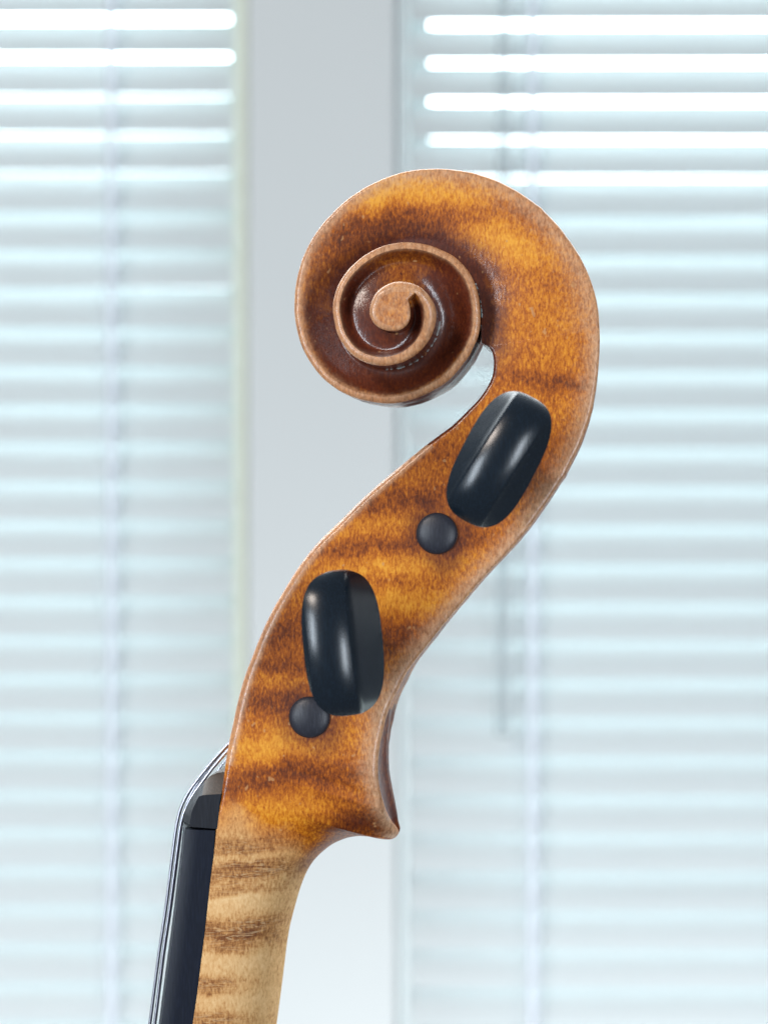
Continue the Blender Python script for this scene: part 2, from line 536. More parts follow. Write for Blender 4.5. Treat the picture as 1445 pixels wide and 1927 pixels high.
scoop = np.interp(a_, [-30, -12, 12, 90, 180, 270, 360, 450, 540, 630, 700, 760, A_CLOSE - 3, A_CLOSE],
                  [0, 0.5, 1.7, 1.9, 2.1, 2.5, 2.8, 2.6, 2.6, 2.7, 2.9, 2.6, 1.8, 0.0]) * 1e-3
pexp = np.interp(a_, [-40, 0, 90, 180, 270, 360], [3.4, 3.2, 2.1, 1.25, 1.0, 0.95])
hi = hi_f * (1 - tr) + hr * tr

Lr = np.hypot(ou - iu, ov - iv_)
PX = S
bi = np.interp(si, [0, nearest(Ipx, (412, 1530)), nearest(Ipx, (433, 1387)), nearest(Ipx, (735, 892)), nearest(Ipx, (917, 728)), nI - 10, nI],
               [4, 6, 15, 16, 7, 5, 0]) * PX
bo = np.where(src < i_tip - 4, 0.5, np.where(src < i_rt, np.interp(src, [i_tip - 4, i_tip, i_tip + 2, i_tip + 5, i_tip + 12, i_rt], [1, 9, 12, 18, 18, 10]),
              np.interp(a_, [0, 90, 180, 270, 360, 540, 630, 720, 790, 860, 1150], [9, 9, 11, 12, 12.5, 12.5, 16, 21, 22, 14, 3]))) * PX
bo = np.minimum(bo, 0.45 * Lr); bi = np.minimum(bi, 0.3 * Lr)
cav = np.interp(si, [nearest(Ipx, (425, 1436)), nearest(Ipx, (431, 1400)), nearest(Ipx, (852, 800)), nearest(Ipx, (902, 750))], [0, 1, 1, 0])
cav = cav * (tr <= 0)
wall_t = 0.0046

cols = []          # list of panels; each panel: list of (u, v, d, dict) arrays
nrm_out_u = np.gradient(ov); nrm_out_v = -np.gradient(ou)
ln = np.hypot(nrm_out_u, nrm_out_v) + 1e-12
nrm_out_u /= ln; nrm_out_v /= ln
# make it point away from the inner point
sg = np.sign(nrm_out_u * (ou - iu) + nrm_out_v * (ov - iv_)); sg[sg == 0] = 1
sg = np.where(src < i_rt, np.where(np.abs(src - i_tip) < 4, np.median(sg), sg), sg)
nrm_out_u *= sg; nrm_out_v *= sg

W = lambda w: (iu + (ou - iu) * w, iv_ + (ov - iv_) * w)
wi = bi / Lr; wo = bo / Lr


def cheek_depth(w):
    q = 1 - w
    rnd = np.sqrt(np.clip(1 - np.clip(w, 0, 1) ** 2.2, 0, 1))
    flat = 1 - w
    mixr = np.where(hr < 0.7 * hi, 1.0, sm(0.95, 0.7, hr / np.maximum(hi, 1e-6)))
    base = hr + (hi - hr) * (rnd * mixr + flat * (1 - mixr))
    qn = np.clip((q - wo) / np.maximum(1 - wo, 1e-6), 0, 1)
    s_ = qn ** pexp
    up = np.clip((qn - 0.86) / 0.14, 0, 1) ** 2 * 0.30
    s_ = s_ - up * sm(-10, 5, a_) * (1 - mv)
    trough = np.sin(np.pi / 2 * np.minimum(qn / 0.78, 1)) ** 1.05 - 0.16 * np.clip((qn - 0.78) / 0.22, 0, 1) ** 1.8
    rise = np.sin(np.pi / 2 * np.minimum(qn / 0.36, 1)) - 0.58 * np.clip((qn - 0.36) / 0.64, 0, 1) ** 1.25
    kr = np.maximum(sm(380, 450, a_) * (1 - sm(600, 690, a_)), 0.55 * sm(130, 170, a_) * (1 - sm(215, 260, a_)))
    trough = trough * (1 - kr) + rise * kr
    k_ = sm(150, 330, a_) * (1 - mv)
    s_ = s_ * (1 - k_) + trough * k_
    return base - scoop * s_


bev_dep = 0.75 * bo
bev_dep = np.where(src < i_rt, 0.6 * bo, bev_dep)
bev_dep = np.minimum(bev_dep, 0.8 * hr)


def panel_cheek():
    P = []
    # inner rounded edge
    for t in np.linspace(0, 1, 6)[:-1]:
        w = wi * (1 - math.cos(t * math.pi / 2))
        u, v = W(w)
        P.append((u, v, -(cheek_depth(w) - 0.9 * bi * (1 - math.sin(t * math.pi / 2))), w))
    M = 58
    for t in np.linspace(0, 1, M):
        w = wi + (1 - wo - wi) * t
        u, v = W(w)
        P.append((u, v, -cheek_depth(w), w))
    return P


def panel_bevel():
    P = []
    for t in np.linspace(0, 1, 8):
        w = 1 - wo * (1 - math.sin(t * math.pi / 2) ** 0.9)
        u, v = W(w)
        P.append((u, v, -(cheek_depth(w) - bev_dep * (1 - math.cos(t * math.pi / 2)) * 0.9), w))
    return P


i36 = i_tip + 9
s_chin_y = np.array([1315, 1350, 1390, 1430, 1465, 1505, 1545, 1556])
s_chin_x = np.array([742.5, 736.5, 732.5, 730.5, 732.5, 740, 749, 749.5])
in_chin = (src > i_tip) & (src < i36)
sx = np.where(in_chin, np.interp(opy, s_chin_y, s_chin_x), opx)
su, sv = unproj(sx, opy, np.zeros_like(sx))
su = np.where(in_chin, np.maximum(su, ou), ou); sv = np.where(in_chin, ov, ov)
# soften where the chin span starts and ends
for _ in range(12):
    dsu = su - ou
    dsu[1:-1] = (dsu[:-2] + 2 * dsu[1:-1] + dsu[2:]) / 4
    dsu[(src <= i_tip - 1)] = 0
    su = ou + dsu
flute = np.interp(src, [i_tip - 1, i_tip + 3, i_tip + 8, i_tip + 16, i_rt], [0.0, 1.0, 1.2, 1.0, 0.8]) * 1e-3
flute = np.where(src > i_rt, np.interp(a_, [0, 90, 270, 360, 420], [0.8, 0.7, 0.9, 1.0, 0.0]) * 1e-3, flute)
back_keep = a_ < 400


def panel_back():
    P = []
    d_edge = hr - bev_dep * 0.9
    u0, v0 = W(1.0)
    for t in np.linspace(0, 1, 13):
        dep = d_edge * (1 - t)
        ch = math.sin(math.pi * min(1.0, t * 1.02)) ** 0.8 if 0 < t < 0.98 else 0
        u = u0 + (su - ou) * t - nrm_out_u * flute * ch
        v = v0 + (sv - ov) * t - nrm_out_v * flute * ch
        P.append((u, v, -dep, np.full_like(u, 1.0 + t)))
    return P


def panel_front():
    """floor of the peg box, its inner wall and the flat front edge; collapses where there is no box"""
    P = []
    h0 = cheek_depth(np.zeros_like(iu)) - 0.9 * bi
    inner = np.maximum(h0 - wall_t, 0.3 * h0)
    wf = 0.62 * cav
    for t in (0.0, 0.34, 0.67, 1.0):
        u, v = W(wf)
        P.append((u, v, -(inner * t), -3 + t))
    for t in (0.0, 0.25, 0.5, 0.75, 1.0):
        u, v = W(wf * (1 - t) + 0.004 * cav)
        P.append((u, v, -inner, -2 + t))
    for t in (0.0, 0.5, 1.0):
        u, v = W(0.004 * cav * (1 - t))
        P.append((u, v, -(inner + (h0 - inner) * t), -1 + t))
    return P


panels = [panel_front(), panel_cheek(), panel_bevel(), panel_back()]
kinds = [0, 1, 2, 3]


# flame figure of the maple: long soft curls, as blobs (x, y, sx, sy, degrees, strength)
FLAME = [
    (740, 425, 140, 24, 4, 0.62), (640, 450, 60, 32, -25, 0.40), (900, 400, 120, 14, 2, 0.40), (800, 360, 110, 26, 0, -0.75), (690, 385, 60, 20, -25, -0.5),
    (945, 455, 70, 30, 20, -0.85), (870, 470, 60, 16, 30, 0.2), (1010, 520, 90, 14, 4, 0.15), (1040, 590, 60, 60, 0, -0.2), (1040, 717, 110, 13, 2, 0.55),
    (960, 690, 60, 20, 0, -0.15), (1050, 770, 60, 16, 10, -0.15), (1010, 900, 60, 45, -50, 0.35), (700, 955, 110, 16, -8, 0.50),
    (830, 925, 60, 14, -5, 0.4), (820, 855, 60, 14, -10, 0.35), (690, 992, 80, 15, -6, -0.35), (700, 1028, 120, 14, -3, 0.50),
    (760, 1065, 130, 18, -4, -0.55), (720, 1097, 60, 10, 0, 0.3), (770, 1135, 90, 22, -3, -0.60), (860, 1020, 50, 20, -15, 0.35),
    (740, 1200, 80, 22, -4, 0.70), (540, 1185, 55, 18, -8, 0.65), (520, 1215, 60, 10, -5, 0.2), (530, 1255, 60, 14, -6, 0.55),
    (520, 1282, 60, 12, -3, -0.3), (500, 1322, 60, 18, -6, 0.65), (495, 1415, 50, 22, -8, -0.85), (640, 1390, 80, 26, 0, -0.25),
    (490, 1468, 90, 20, -8, 0.68), (640, 1452, 110, 18, 6, 0.38), (700, 1455, 30, 14, 0, 0.1), (520, 1525, 90, 22, 0, -0.45),
    (690, 1540, 70, 30, 20, 0.55), (600, 1500, 60, 18, 0, -0.1), (450, 1588, 80, 9, -6, 0.45), (460, 1632, 70, 12, -4, 0.65), (440, 1668, 50, 10, -6, 0.35),
    (440, 1700, 70, 16, 0, -0.35), (455, 1603, 70, 5, -5, 0.4), (470, 1614, 70, 5, -4, -0.3), (455, 1648, 66, 5, -6, 0.4), (440, 1682, 60, 5, -6, 0.35), (440, 1690, 50, 4, -5, -0.3), (430, 1745, 56, 4, 1, -0.25), (435, 1770, 60, 4, 3, -0.3), (410, 1790, 60, 4, 3, 0.25), (400, 1843, 40, 4, 2, 0.3), (400, 1868, 40, 4, 3, 0.3), (432, 1758, 62, 20, 2, 0.95), (505, 1735, 40, 12, -25, 0.35), (430, 1808, 70, 18, 0, -0.35), (400, 1855, 34, 9, 2, 0.65), (450, 1880, 60, 18, 0, -0.3),
    (395, 1918, 42, 12, 4, 0.65), (420, 2000, 70, 18, 0, 0.6), (410, 2100, 70, 18, 0, 0.6)]
# shade painted into the varnish colour
SHADE_BLOBS = [(680, 1556, 90, 17, 8, 0.45), (605, 1600, 70, 14, -38, 0.40),  # painted shading under the heel
       (827, 1007, 50, 48, 0, 0.75), (588, 1354, 50, 48, 0, 0.75)]  # painted contact shadow round the peg tips


def blobs(px, py, lst):
    f = np.zeros_like(px)
    for x, y, sx_, sy_, dg, am in lst:
        c_, s_ = math.cos(R(dg)), math.sin(R(dg))
        dx, dy = px - x, py - y
        X_ = (dx * c_ + dy * s_) / sx_; Y_ = (-dx * s_ + dy * c_) / sy_
        # wavy curls
        Y_ = Y_ + 0.35 * np.sin(X_ * 3.1 + x) * 0.6
        f += am * np.exp(-0.5 * (np.abs(X_) ** 2.4 + np.abs(Y_) ** 2.2))
    return f


verts = []; quads = []; at_f = []; at_e = []; at_b = []; at_n = []; at_d = []; at_m = []; st_of = []
off = 0
nst = len(ou)
for pk, P in zip(kinds, panels):
    U_ = np.stack([np.broadcast_to(p[0], (nst,)) for p in P], 1)
    V_ = np.stack([np.broadcast_to(p[1], (nst,)) for p in P], 1)
    D_ = np.stack([np.broadcast_to(p[2], (nst,)) for p in P], 1)
    Wc = np.stack([np.broadcast_to(np.asarray(p[3], float), (nst,)) for p in P], 1)
    nc = len(P)
    px, py = proj(U_, D_, V_)
    wob = 4.0 * np.sin(px / 8.3 + py / 29) + 4.5 * np.sin(px / 15.7 - py / 41 + 1.3) + 5 * np.sin(px / 37 + 0.5)
    flm = blobs(px, py + wob * (0.7 - 0.45 * sm(1480, 1560, py)), FLAME)
    aa = a_[:, None]; ss = src[:, None]
    q = (1 - np.clip(Wc, 0, 1)) * Lr[:, None] / PX            # px from the outer rim
    qi = np.clip(Wc, 0, 1) * Lr[:, None] / PX                 # px from the inner edge
    edge = np.zeros_like(px)
    bed = np.zeros_like(px)
    glint_residue = np.zeros_like(px)
    onr = (ss > i_tip - 1)
    if pk == 1:
        wid = np.where(ss < i_rt, 22.0, np.interp(aa, [0, 60, 150, 300, 400], [38, 26, 11, 4, 3]))
        edge = 0.85 * np.exp(-np.maximum(q - bo[:, None] / PX, 0) / wid) * onr
        edge = np.maximum(edge, 0.7 * np.exp(-np.maximum(qi - bi[:, None] / PX, 0) / 6.0) * (si[:, None] > 640 * 0 + nearest(Ipx, (425, 1436))) * (si[:, None] < nearest(Ipx, (800, 838))))
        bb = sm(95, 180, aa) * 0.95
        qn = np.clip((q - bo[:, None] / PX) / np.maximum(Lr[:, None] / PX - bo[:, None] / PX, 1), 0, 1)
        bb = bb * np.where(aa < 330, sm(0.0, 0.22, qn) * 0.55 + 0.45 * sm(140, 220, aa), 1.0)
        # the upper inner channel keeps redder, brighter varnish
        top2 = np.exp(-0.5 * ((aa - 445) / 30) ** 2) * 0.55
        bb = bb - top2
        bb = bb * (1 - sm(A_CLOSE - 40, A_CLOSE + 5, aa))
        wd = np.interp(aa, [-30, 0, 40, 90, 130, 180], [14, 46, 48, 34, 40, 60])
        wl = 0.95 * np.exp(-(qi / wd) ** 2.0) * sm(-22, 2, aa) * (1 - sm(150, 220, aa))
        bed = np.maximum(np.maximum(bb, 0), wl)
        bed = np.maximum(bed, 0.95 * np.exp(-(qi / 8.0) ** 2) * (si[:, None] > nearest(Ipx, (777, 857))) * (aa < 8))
        eye = sm(A_CLOSE - 25, A_CLOSE + 10, aa)
        edge = np.maximum(edge * (1 - eye), eye * 0.50)
        glint_residue = np.exp(-(qi / 3.5) ** 2) * np.clip(sm(238, 262, aa) * (1 - sm(345, 365, aa)) + sm(-12, 0, aa) * (1 - sm(15, 40, aa)), 0, 1)  # pale glints painted along the foot of the wall
    if pk == 2:
        edge = np.where(onr, np.where(ss < i_rt, 0.95, 0.78), 0.0) * np.ones_like(px)
        edge = edge * np.where((ss < i_rt) & (Wc > 0.995), 0.6, 1)
    if pk == 3:
        bed = np.where(onr, np.where(ss < i36, 0.75, 0.4), 0.0) + np.where(aa > 240, 0.75, 0.0)
        edge = np.where(onr & (aa < 200), 0.25 * np.exp(-((Wc - 1.0) / 0.12)), 0.0)
        glint_residue = sm(292, 308, aa) * (1 - sm(345, 358, aa)) * np.exp(-((Wc - 1.55) / 0.22) ** 2) * 0.95
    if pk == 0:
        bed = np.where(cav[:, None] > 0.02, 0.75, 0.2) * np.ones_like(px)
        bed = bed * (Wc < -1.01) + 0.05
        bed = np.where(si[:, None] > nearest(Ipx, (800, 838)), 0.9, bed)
    if pk == 1:
        bed = np.clip(bed + blobs(px, py, SHADE_BLOBS) * (aa < 100), 0, 1)
    bare = sm(0, 1, np.clip((py - 1492 - 0.60 * np.maximum(px - 455, 0) + 8 * np.sin(px * 0.06)) / 115.0, 0, 1)) * (ss < i_tip + 1)
    bare = bare * (1 - 0.9 * sm(600, 660, px))
    V3 = np.stack([U_ - BASE[0], D_ - BASE[1], V_ - BASE[2]], 2)
    matte = sm(1500, 1560, py) * (ss < i_tip + 2)
    for mirror in (0, 1):
        vv = V3.copy()
        if mirror: vv[:, :, 1] *= -1
        verts.append(vv.reshape(-1, 3))
        for lst, arr in ((at_f, flm), (at_e, edge), (at_b, bed), (at_n, bare), (at_d, glint_residue), (at_m, matte)):
            lst.append(np.broadcast_to(arr, px.shape).reshape(-1))
        I0 = (np.arange(nst - 1)[:, None] * nc + np.arange(nc - 1)[None, :]) + off
        qd = np.stack([I0, I0 + 1, I0 + nc + 1, I0 + nc], 2).reshape(-1, 4)
        if not mirror: qd = qd[:, ::-1]
        quads.append(qd)
        st_of.append(np.repeat(np.arange(nst - 1), nc - 1))
        off += nst * nc
verts = np.vstack(verts); quads = np.vstack(quads); st_of = np.concatenate(st_of)
at_f, at_e, at_b, at_n, at_d, at_m = map(np.concatenate, (at_f, at_e, at_b, at_n, at_d, at_m))

# drop collapsed quads
vq = verts[quads]
ar = np.linalg.norm(np.cross(vq[:, 2] - vq[:, 0], vq[:, 3] - vq[:, 1]), axis=1)
keep = ar > 1e-13
quads, st_of = quads[keep], st_of[keep]
# smooth normals over the whole block, so that the three parts meet without a seam
fn = np.cross(verts[quads[:, 2]] - verts[quads[:, 0]], verts[quads[:, 3]] - verts[quads[:, 1]])
vn = np.zeros_like(verts)
for j in range(4): np.add.at(vn, quads[:, j], fn)
# weld normals across the middle plane
mid = np.abs(verts[:, 1]) < 1e-9
vn[mid, 1] = 0
vn /= (np.linalg.norm(vn, axis=1)[:, None] + 1e-20)

violin = empty("violin", (BASE[0] * CA, -BASE[0] * SA, BASE[2]), -YAW)
set_tag(violin, "antique amber brown violin scroll, pegbox and neck standing upright before the blinds", "violin")


def sub_part(name, lo, hi, label=None):
    selq = (st_of >= lo) & (st_of < hi)
    qq = quads[selq]
    used, inv = np.unique(qq, return_inverse=True)
    me = quad_mesh(name, verts[used], inv.reshape(-1, 4))
    o = finish(me, name, MAPLE, violin, True, vn[used],
               {"curl": at_f[used], "edge": at_e[used], "bed": at_b[used], "bare": at_n[used], "glint_residue": at_d[used], "matte": at_m[used]})
    if label: o['label'] = label
    return o


st_neck = int(np.argmax(si >= nearest(Ipx, (417, 1500))))
st_scroll = int(np.argmax(si >= nearest(Ipx, (929, 690))))
sub_part("neck", 0, st_neck, "bare pale flamed maple neck with brown curls")
sub_part("pegbox", st_neck, st_scroll, "orange brown varnished pegbox with flamed figure")
sub_part("scroll", st_scroll, nst, "carved spiral scroll with dark red varnish in the turns")


# ------------------------------------------------------------------ pegs
def superloop(Lh, Wh, n=56, k=0.36):
    """outline of the thumb piece: squircle-like loop, long axis z"""
    pts = []
    q = n // 4
    for j in range(q): pts.append((-1 + 2 * j / q, -1))
    for j in range(q): pts.append((1, -1 + 2 * j / q))
    for j in range(q): pts.append((1 - 2 * j / q, 1))
    for j in range(q): pts.append((-1, 1 - 2 * j / q))
    out = []
    for b, a in pts:
        out.append((Wh * b * math.sqrt(1 - k * a * a), Lh * a * math.sqrt(1 - k * b * b)))
    return out


def thumb_mesh(Lh, Wh, cl, cr, shear, Rv, Ru, slope_l, slope_r, depth, vcen):
    """end dome (towards -y) between two creases, flanks, then scooped sides down to the stem"""
    na = 48
    k = 0.36
    # cluster grid lines so that both creases are followed exactly: parameter b piecewise
    vs, fs = [], []

    CH = 0.00055
    nn = 2.95

    def top(u, v):
        c0 = vcen + shear * u
        l_, r_ = cl + shear * u, cr + shear * u
        vv = min(max(v, l_), r_)
        h = -((vv - c0) ** 2) / (2 * Rv) - u * u / (2 * Ru) - (abs(u) / Lh) ** 7 * 0.0016
        for e_, sl_ in ((l_ - v, slope_l), (v - r_, slope_r)):
            if e_ > 0: h -= min(e_, CH) * 1.15 + max(e_ - CH, 0) * sl_
        return h

    rows = []
    for i in range(na + 1):
        a = -1 + 2 * i / na
        u = Lh * math.sin(a * math.pi / 2) * 0.9995
        row = []
        half = Wh * (1 - (abs(u) / Lh) ** nn) ** (1 / nn)
        l_, r_ = max(cl + shear * u, -half * 0.94), min(cr + shear * u, half * 0.94)
        l2, r2 = max(l_ - CH, -half * 0.97), min(r_ + CH, half * 0.97)
        vl = list(np.linspace(-half, l2, 9)) + list(np.linspace(l2, l_, 4))[1:] + list(np.linspace(l_, r_, 28))[1:] \
            + list(np.linspace(r_, r2, 4))[1:] + list(np.linspace(r2, half, 9))[1:]
        for v in vl:
            row.append(len(vs)); vs.append((v, -top(u, v), u))
        rows.append(row)
    for r0, r1 in zip(rows[:-1], rows[1:]):
        for j in range(len(r0) - 1):
            fs.append((r0[j], r0[j + 1], r1[j + 1], r1[j]))
    # boundary loop
    loop = rows[0] + [r[-1] for r in rows[1:]] + rows[-1][-2::-1] + [r[0] for r in rows[-2:0:-1]]
    base = [vs[i] for i in loop]
    prev = loop
    for t in (0.03, 0.10, 0.22, 0.38, 0.55, 0.72, 0.86, 1.0):
        # length narrows like a heart towards the stem, sides are hollowed
        sl = 1.0 + 0.02 * math.sin(t * math.pi) - 0.62 * max(0, (t - 0.25) / 0.75) ** 1.5
        sw = 1.0 - 0.20 * math.sin(min(1, t * 1.3) * math.pi) - 0.22 * t
        cur = []
        for (x, y, z) in base:
            cur.append(len(vs))
            vs.append((x * sw, y + (depth - y) * t, z * sl))
        n = len(loop)
        for j in range(n):
            j2 = (j + 1) % n
            fs.append((prev[j], cur[j], cur[j2], prev[j2]))
        prev = cur
    fs.append(tuple(prev))
    return vs, fs


PEGS = [
    # hole px at head depth, tilt, half length, half width, creases, shear, flank slopes
    dict(px=(938, 863), near=True, tilt=27.5, L=133, W=72.5, cl=-38, cr=38, vcen=-2, shear=0.09, sl=1.0, sr=0.95, Rv=6.4e-3, Ru=24e-3, lean=1.5,
         label="upper black ebony tuning peg turned towards the camera, leaning right"),
    dict(px=(821.5, 1004), near=False, r=39, tilt=20, hw=0.0103,
         label="tuning peg below the upper thumb piece, showing only its round tip"),
    dict(px=(643, 1214), near=True, tilt=-5.5, L=138, W=74, cl=-66, cr=17, vcen=-26, shear=-0.02, sl=1.0, sr=1.9, Rv=7.0e-3, Ru=24e-3, lean=3.5,
         label="lower black ebony tuning peg turned towards the camera, nearly upright"),
    dict(px=(582, 1350), near=False, r=39, tilt=-25, hw=0.0118,
         label="tuning peg half hidden by the lower thumb piece, showing only its round tip"),
]
HEAD_D = -0.0395
head_scale = S * (D + HEAD_D) / D
peg_axis = []
for p in PEGS:
    dd = HEAD_D if p['near'] else -p['hw']
    u, v = unproj(p['px'][0], p['px'][1], dd)
    peg_axis.append((float(u), float(v)))
    an = R(p.get("lean", 0)); hd_ = HEAD_D if p["near"] else 0.0
    rt = empty("tuning_peg", (u - BASE[0] + math.sin(an) * hd_, hd_ - math.cos(an) * hd_, v - BASE[2]), an, violin)
    rt['label'] = p['label']
    sgn = 1 if p['near'] else -1
    if p['near']:
        q = dict(L=p['L'], W=p['W'], cl=p['cl'], cr=p['cr'], vcen=p['vcen'], shear=p['shear'], sl=p['sl'], sr=p['sr'], Rv=p['Rv'], Ru=p['Ru'])
        near_q = q
    else:
        q = near_q
    hs = head_scale
    vs, fs = thumb_mesh(q['L'] * hs, q['W'] * hs, q['cl'] * hs, q['cr'] * hs, q['shear'], q['Rv'], q['Ru'], q['sl'], q['sr'], 0.0215, q['vcen'] * hs)
    ct, st_ = math.cos(R(p['tilt'])), math.sin(R(p['tilt']))
    out = []
    for x, y, z in vs:
        X = x * ct + z * st_; Z = -x * st_ + z * ct
        out.append((X, (HEAD_D + y) * sgn, Z))
    if sgn < 0: fs = [f[::-1] for f in fs]
    th = mesh_obj("thumb_piece", out, fs, EBONY, rt)
    th.data.set_sharp_from_angle(angle=R(32))
    prof = [(0.0036, HEAD_D + 0.0205), (0.0041, HEAD_D + 0.0222), (0.0044, HEAD_D + 0.0230), (0.0046, HEAD_D + 0.0238),
            (0.0044, HEAD_D + 0.0246), (0.0042, HEAD_D + 0.0250)]
    vs, fs = lathe([(r, d * sgn) for r, d in prof])
    if sgn < 0: fs = [f[::-1] for f in fs]
    mesh_obj("collar", vs, fs, EBONY, rt).data.set_sharp_from_angle(angle=R(50))
    # tapered shaft through both cheeks, domed end
    hw = p.get('hw', 0.0110)
    rt_ = 39 * S * 0.974
    prof = [(0.0041, HEAD_D + 0.0248), (0.0040, -0.010), (0.0037, 0.004), (rt_, hw - 0.0003)]
    for t in np.linspace(0, 1, 9)[1:]:
        prof.append((max(rt_ * math.cos(t * math.pi / 2), 0.0002), hw - 0.0003 + 0.0011 * math.sin(t * math.pi / 2)))
    vs, fs = lathe([(r, d * sgn) for r, d in prof])
    if sgn < 0: fs = [f[::-1] for f in fs]
    mesh_obj("shaft", vs, fs, EBONY_TIP if not p['near'] else EBONY, rt)


# ------------------------------------------------------------------ fingerboard, nut, strings
def loc(px, py, d):
    u, v = unproj(px, py, d)
    return np.array([u - BASE[0], d, v - BASE[2]], float)


# fingerboard: joint line = neck's front edge; arched top
jp = [(404.5, 1563), (402, 1606), (396, 1651), (390, 1706), (384, 1761), (377, 1816), (370, 1873), (362, 1927), (352, 2005), (340, 2100), (326, 2200), (316, 2285)]
tp = [(347, 1561), (342.5, 1606), (337, 1651), (330.5, 1706), (323.5, 1761), (316, 1816), (308.5, 1873), (301.5, 1927), (291, 2005), (278, 2100), (264, 2200), (252, 2285)]
vs, fs = [], []
HB = 0.0120
prof_n = None
for (jx, jy), (tx, ty) in zip(jp, tp):
    a0 = loc(jx, jy, -HB); a1 = loc(tx, ty, -HB)
    dirv = (a1 - a0); T = np.linalg.norm(dirv); dirv /= T
    ring = [(0.0, -HB), (T * 0.5, -HB), (T - 0.0005, -HB), (T - 0.00015, -HB + 0.00012), (T, -HB + 0.0005)]
    for k in range(1, 12):
        d = -HB + 0.0005 + (2 * HB - 0.001) * k / 12
        arch = 0.0017 * (1 - (d / (HB - 0.0005)) ** 2)
        ring.append((T + arch, d))
    ring += [(T, HB - 0.0005), (T - 0.00015, HB - 0.00012), (T - 0.0005, HB), (T * 0.5, HB), (0.0, HB)]
    for h, d in ring:
        q_ = a0 + dirv * (h - 0.00004)
        vs.append((q_[0], d, q_[2]))
    prof_n = len(ring)
m_ = len(jp)
for i in range(m_ - 1):
    for j in range(prof_n - 1):
        fs.append((i * prof_n + j, (i + 1) * prof_n + j, (i + 1) * prof_n + j + 1, i * prof_n + j + 1))
    fs.append((i * prof_n + prof_n - 1, (i + 1) * prof_n + prof_n - 1, (i + 1) * prof_n, i * prof_n))
fs.append(tuple(range(prof_n))); fs.append(tuple(reversed(range((m_ - 1) * prof_n, m_ * prof_n))))
fb = mesh_obj("fingerboard", vs, fs, EBONY_BOARD, violin)
fb.data.set_sharp_from_angle(angle=R(35))

# nut: profile in the side plane, chamfered near and far ends
nut_full = [(409.5, 1560), (348, 1552), (344, 1543), (346, 1531), (350, 1519), (356, 1507), (364, 1495), (374, 1483), (385, 1470), (396, 1460), (408, 1455), (424, 1452), (416, 1500)]
nut_in = [(409.5, 1560), (361, 1556), (357, 1550), (359, 1540), (361, 1529), (365, 1518), (370, 1507), (375, 1499), (381, 1496.5), (390, 1495.5), (402, 1495), (417, 1494), (414, 1510)]
vs, fs = [], []
NH = 0.0119


def nut_ring(pts, d, dref):
    i0 = len(vs)
    for x, y in pts:
        q_ = loc(x, y, dref)
        vs.append((q_[0], d, q_[2]))
    return list(range(i0, i0 + len(pts)))


rg = [nut_ring(nut_in, -NH, -NH), nut_ring(nut_full, -NH + 0.0030, -NH + 0.003), nut_ring(nut_full, NH - 0.0030, -NH + 0.003), nut_ring(nut_in, NH, -NH)]
n_ = len(nut_full)
for r0, r1 in zip(rg[:-1], rg[1:]):
    for j in range(n_):
        j2 = (j + 1) % n_
        fs.append((r0[j], r0[j2], r1[j2], r1[j]))
fs.append(tuple(reversed(rg[0]))); fs.append(tuple(rg[-1]))
nut = mesh_obj("nut", vs, fs, NUTM, violin)
nut.data.materials.append(NUT_GREY)
for p_ in nut.data.polygons:
    c_ = p_.center
    if all(nut.data.vertices[i].index % n_ in (8, 9, 10, 11) for i in p_.vertices) and len(p_.vertices) == 4:
        p_.material_index = 1
nut.data.set_sharp_from_angle(angle=R(28))


def tube(name, pts, r, mat, parent, seg=10, label=None):
    P = np.array(pts, float)
    n = len(P)
    T = np.gradient(P, axis=0); T /= np.linalg.norm(T, axis=1)[:, None]
    up = np.array([0, 1.0, 0])
    vs, fs = [], []
    for i in range(n):
        a = np.cross(T[i], up); a /= np.linalg.norm(a)
        b = np.cross(T[i], a)
        for k in range(seg):
            th = 2 * math.pi * k / seg
            vs.append(P[i] + r * (math.cos(th) * a + math.sin(th) * b))
    for i in range(n - 1):
        for k in range(seg):
            k2 = (k + 1) % seg
            fs.append((i * seg + k, i * seg + k2, (i + 1) * seg + k2, (i + 1) * seg + k))
    fs.append(tuple(reversed(range(seg)))); fs.append(tuple(range((n - 1) * seg, n * seg)))
    o = mesh_obj(name, vs, fs, mat, parent)
    if label: o['label'] = label
    return o


def dense(keys, step=6):
    P, _ = spline(keys, step)
    return P


S_A = [(233, 2290), (247, 2190), (262, 2070), (282.5, 1927), (299, 1800), (313, 1706), (331, 1566), (336, 1538), (344, 1513), (356, 1490), (374, 1465), (398, 1435), (434, 1396), (470, 1362)]
S_B = [(240, 2290), (255, 2190), (270, 2070), (291.5, 1927), (307, 1800), (320.5, 1706), (338.5, 1566), (343, 1542), (350, 1522), (361, 1500), (377, 1477), (400, 1446), (432, 1409), (470, 1370)]
S_C = [(242, 2290), (257, 2190), (272, 2070), (294, 1927), (309, 1800), (322, 1706), (341, 1566), (346, 1545), (354, 1526), (366, 1504), (382, 1480), (404, 1451), (430, 1421), (470, 1380)]
for keys, d, r, lb in ((S_B, -0.0082, 0.00031, "silver wound string nearest the camera"), (S_A, -0.0028, 0.00029, "silver wound string standing furthest out over the nut"),
                       (S_A, 0.0028, 0.00025, None), (S_C, 0.0082, 0.00020, None)):
    P = dense(keys)
    pts = [loc(x, y, d if y > 1452 else d) for x, y in P]
    if d > 0:      # the far strings mirror the near ones across the middle plane
        pn = [loc(x, y, -abs(d)) for x, y in dense(S_B if keys is S_C else S_A)]
        pts = [np.array([q_[0], d, q_[2]]) for q_ in pn]
    tube("string", pts, r, STEEL, violin, label=lb)

# ------------------------------------------------------------------ windows and blinds behind
YB = 0.85
SB = S * (YB + D) / D


def bx(px, y=YB): return (px - CX) * S * (y + D) / D


